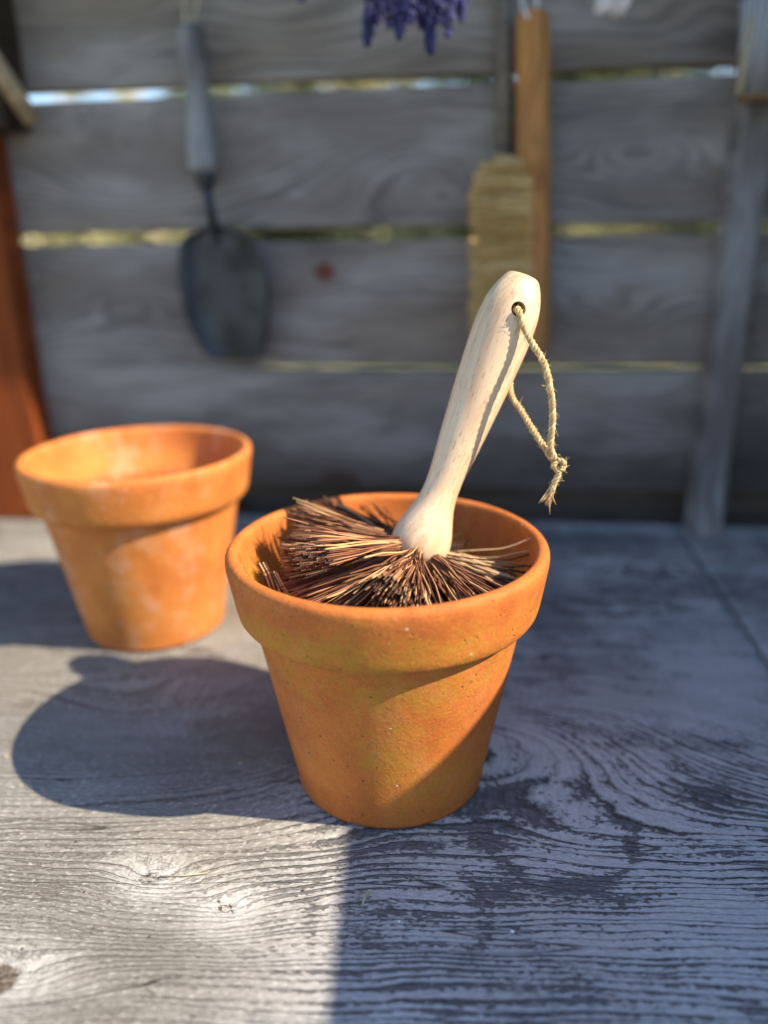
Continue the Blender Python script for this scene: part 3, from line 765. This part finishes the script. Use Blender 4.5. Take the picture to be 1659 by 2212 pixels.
# ------------------------------------------------------------------ small debris on the table
g = ground(790, 1940); m = MB()
P = spline([ground(806, 1925, .001), ground(796, 1930, .0022), ground(789, 1937, .0026), ground(785, 1947, .002), ground(781, 1960, .0008)], 6)
m.tube(P, [.0002+.0011*math.sin(PI*i/(len(P)-1)) for i in range(len(P))], 6, flat=.4)
o = m.build('dry_leaf', M_leafdry, smooth=True); tag(o, 'small curled pale green leaf lying on the table in front of the pot', 'leaf')
m = MB(); m.tube([ground(345, 1893, .0006), ground(400, 1891, .0010), ground(450, 1885, .0006)], .00035, 5)
o = m.build('straw', M_straw, smooth=True); tag(o, 'short thin straw lying beside the upper bleached knot', 'straw')
for (px, py, rr, lab) in [(1107, 2022-10, .0009, 'tiny white grit crumb lying in the shade in front of the pot'), (12, 1633, .0013, 'tiny pale crumb lying at the left edge by the pot shadow'), (520, 1648, .0012, 'tiny tan crumb lying in the shadow of the front pot'), (862, 1990, .0006, 'smallest white crumb lying right of the curled leaf')]:
    m = MB(); m.blob(ground(px, py, rr*.7), rr, rr*.8, rr*.7, None, 8, 5)
    m.v = [(a+.0002*mnoise.noise(Vector((a*900, b*900, c*900))), b, c) for a, b, c in m.v]
    o = m.build('crumb', M_grit if 'white' in lab else M_straw); tag(o, lab, 'crumb')

# ------------------------------------------------------------------ garden beyond the fence
def leafmass(m, c, rx, ry, rz, num, size):
    for _ in range(num):
        while True:
            p = Vector([random.uniform(-1, 1) for _ in range(3)])
            if p.length < 1 and p.length > .45: break
        q = Vector((c[0]+p.x*rx, c[1]+p.y*ry, c[2]+p.z*rz)); a = Vector([random.gauss(0, 1) for _ in range(3)]).normalized(); b = a.orthogonal().normalized()
        s_ = size*random.uniform(.6, 1.3)
        m.add([q, q+a*s_*.5+b*s_*.3, q+a*s_, q+a*s_*.5-b*s_*.3], [(0, 1, 2, 3)])
def shrub(x, y, h, wd, mat, lab):
    root = empty('garden_shrub', (x, y, -.85)); tag(root, lab, 'shrub', 'shrubs in the garden beyond the fence')
    m = MB()
    for _ in range(9):
        leafmass(m, (x+random.uniform(-.5, .5)*wd, y+random.uniform(-.3, .3)*wd, -.85+h*random.uniform(.3, .85)), wd*.42, wd*.35, h*.25, 330, .17)
    m.build('crown', mat, root)
    m = MB()
    for _ in range(4):
        t = Vector((x+random.uniform(-.3, .3)*wd, y+random.uniform(-.2, .2)*wd, -.85+h*.7)); m.tube([(x, y, -.86), (x*.5+t.x*.5, y, -.85+h*.3), t], [.03, .022, .01], 6)
    m.build('trunk', M_bark, root)
for a in [(-6.0, 10, 1.5, 1.8, M_leafy, 'low yellow-green shrub farthest left beyond the fence'), (-4.2, 9.5, 2.6, 1.8, M_leafy, 'yellow-green shrub beyond the fence behind the trowel'),
          (-2.6, 10, 3.6, 1.7, M_leaf, 'dark green shrub beyond the fence right of the trowel'), (-1.1, 9.5, 3.5, 1.7, M_leafy, 'yellow-green shrub beyond the middle of the fence'),
          (.4, 10, 3.9, 1.7, M_leaf, 'dark green shrub beyond the fence behind the orange brush'), (1.9, 9.5, 4.2, 1.8, M_leaf, 'tall green shrub beyond the fence left of the batten'),
          (3.4, 9.8, 4.2, 1.8, M_leaf, 'tall green shrub farthest right beyond the fence')]: shrub(*a)

# clipped hedge along the far side of the lawn
m = MB(); m.box(-14, 12, 14.0, 15.0, -.85, .95)
for _ in range(26000):
    q = Vector((random.uniform(-14, 12), random.uniform(13.7, 14.1), random.uniform(-.85, 1.15+.15*math.sin(_)))); a = Vector([random.gauss(0, 1) for _i in range(3)]).normalized(); b = a.orthogonal().normalized(); s_ = random.uniform(.05, .11)
    m.add([q, q+a*s_*.5+b*s_*.3, q+a*s_, q+a*s_*.5-b*s_*.3], [(0, 1, 2, 3)])
o = m.build('garden_hedge', M_leafy); tag(o, 'long clipped green hedge at the far side of the lawn beyond the fence', 'hedge')

# soil crumbs that fell round the pots
m = MB()
for (cx, cy, rr, n) in ((-.0437, .366, .052, 26), (-.242, .5265, .053, 14), (.06, .30, .10, 10), (-.13, .27, .08, 8)):
    for _ in range(n):
        a = random.uniform(0, 2*PI); d = rr+abs(random.gauss(0, .022)) if rr < .06 else random.uniform(0, rr); q = random.uniform(.00025, .00075)
        m.blob((cx+d*math.cos(a), cy+d*math.sin(a), q*.6), q, q*random.uniform(.7, 1.3), q*.7, Matrix.Rotation(random.uniform(0, 3), 3, 'Z'), 6, 4)
o = m.build('soil_crumbs', mat_plain('dry_soil', (.12, .085, .06), .9)); tag(o, 'tiny crumbs of dry soil scattered round the feet of the pots', 'soil', kind='stuff')
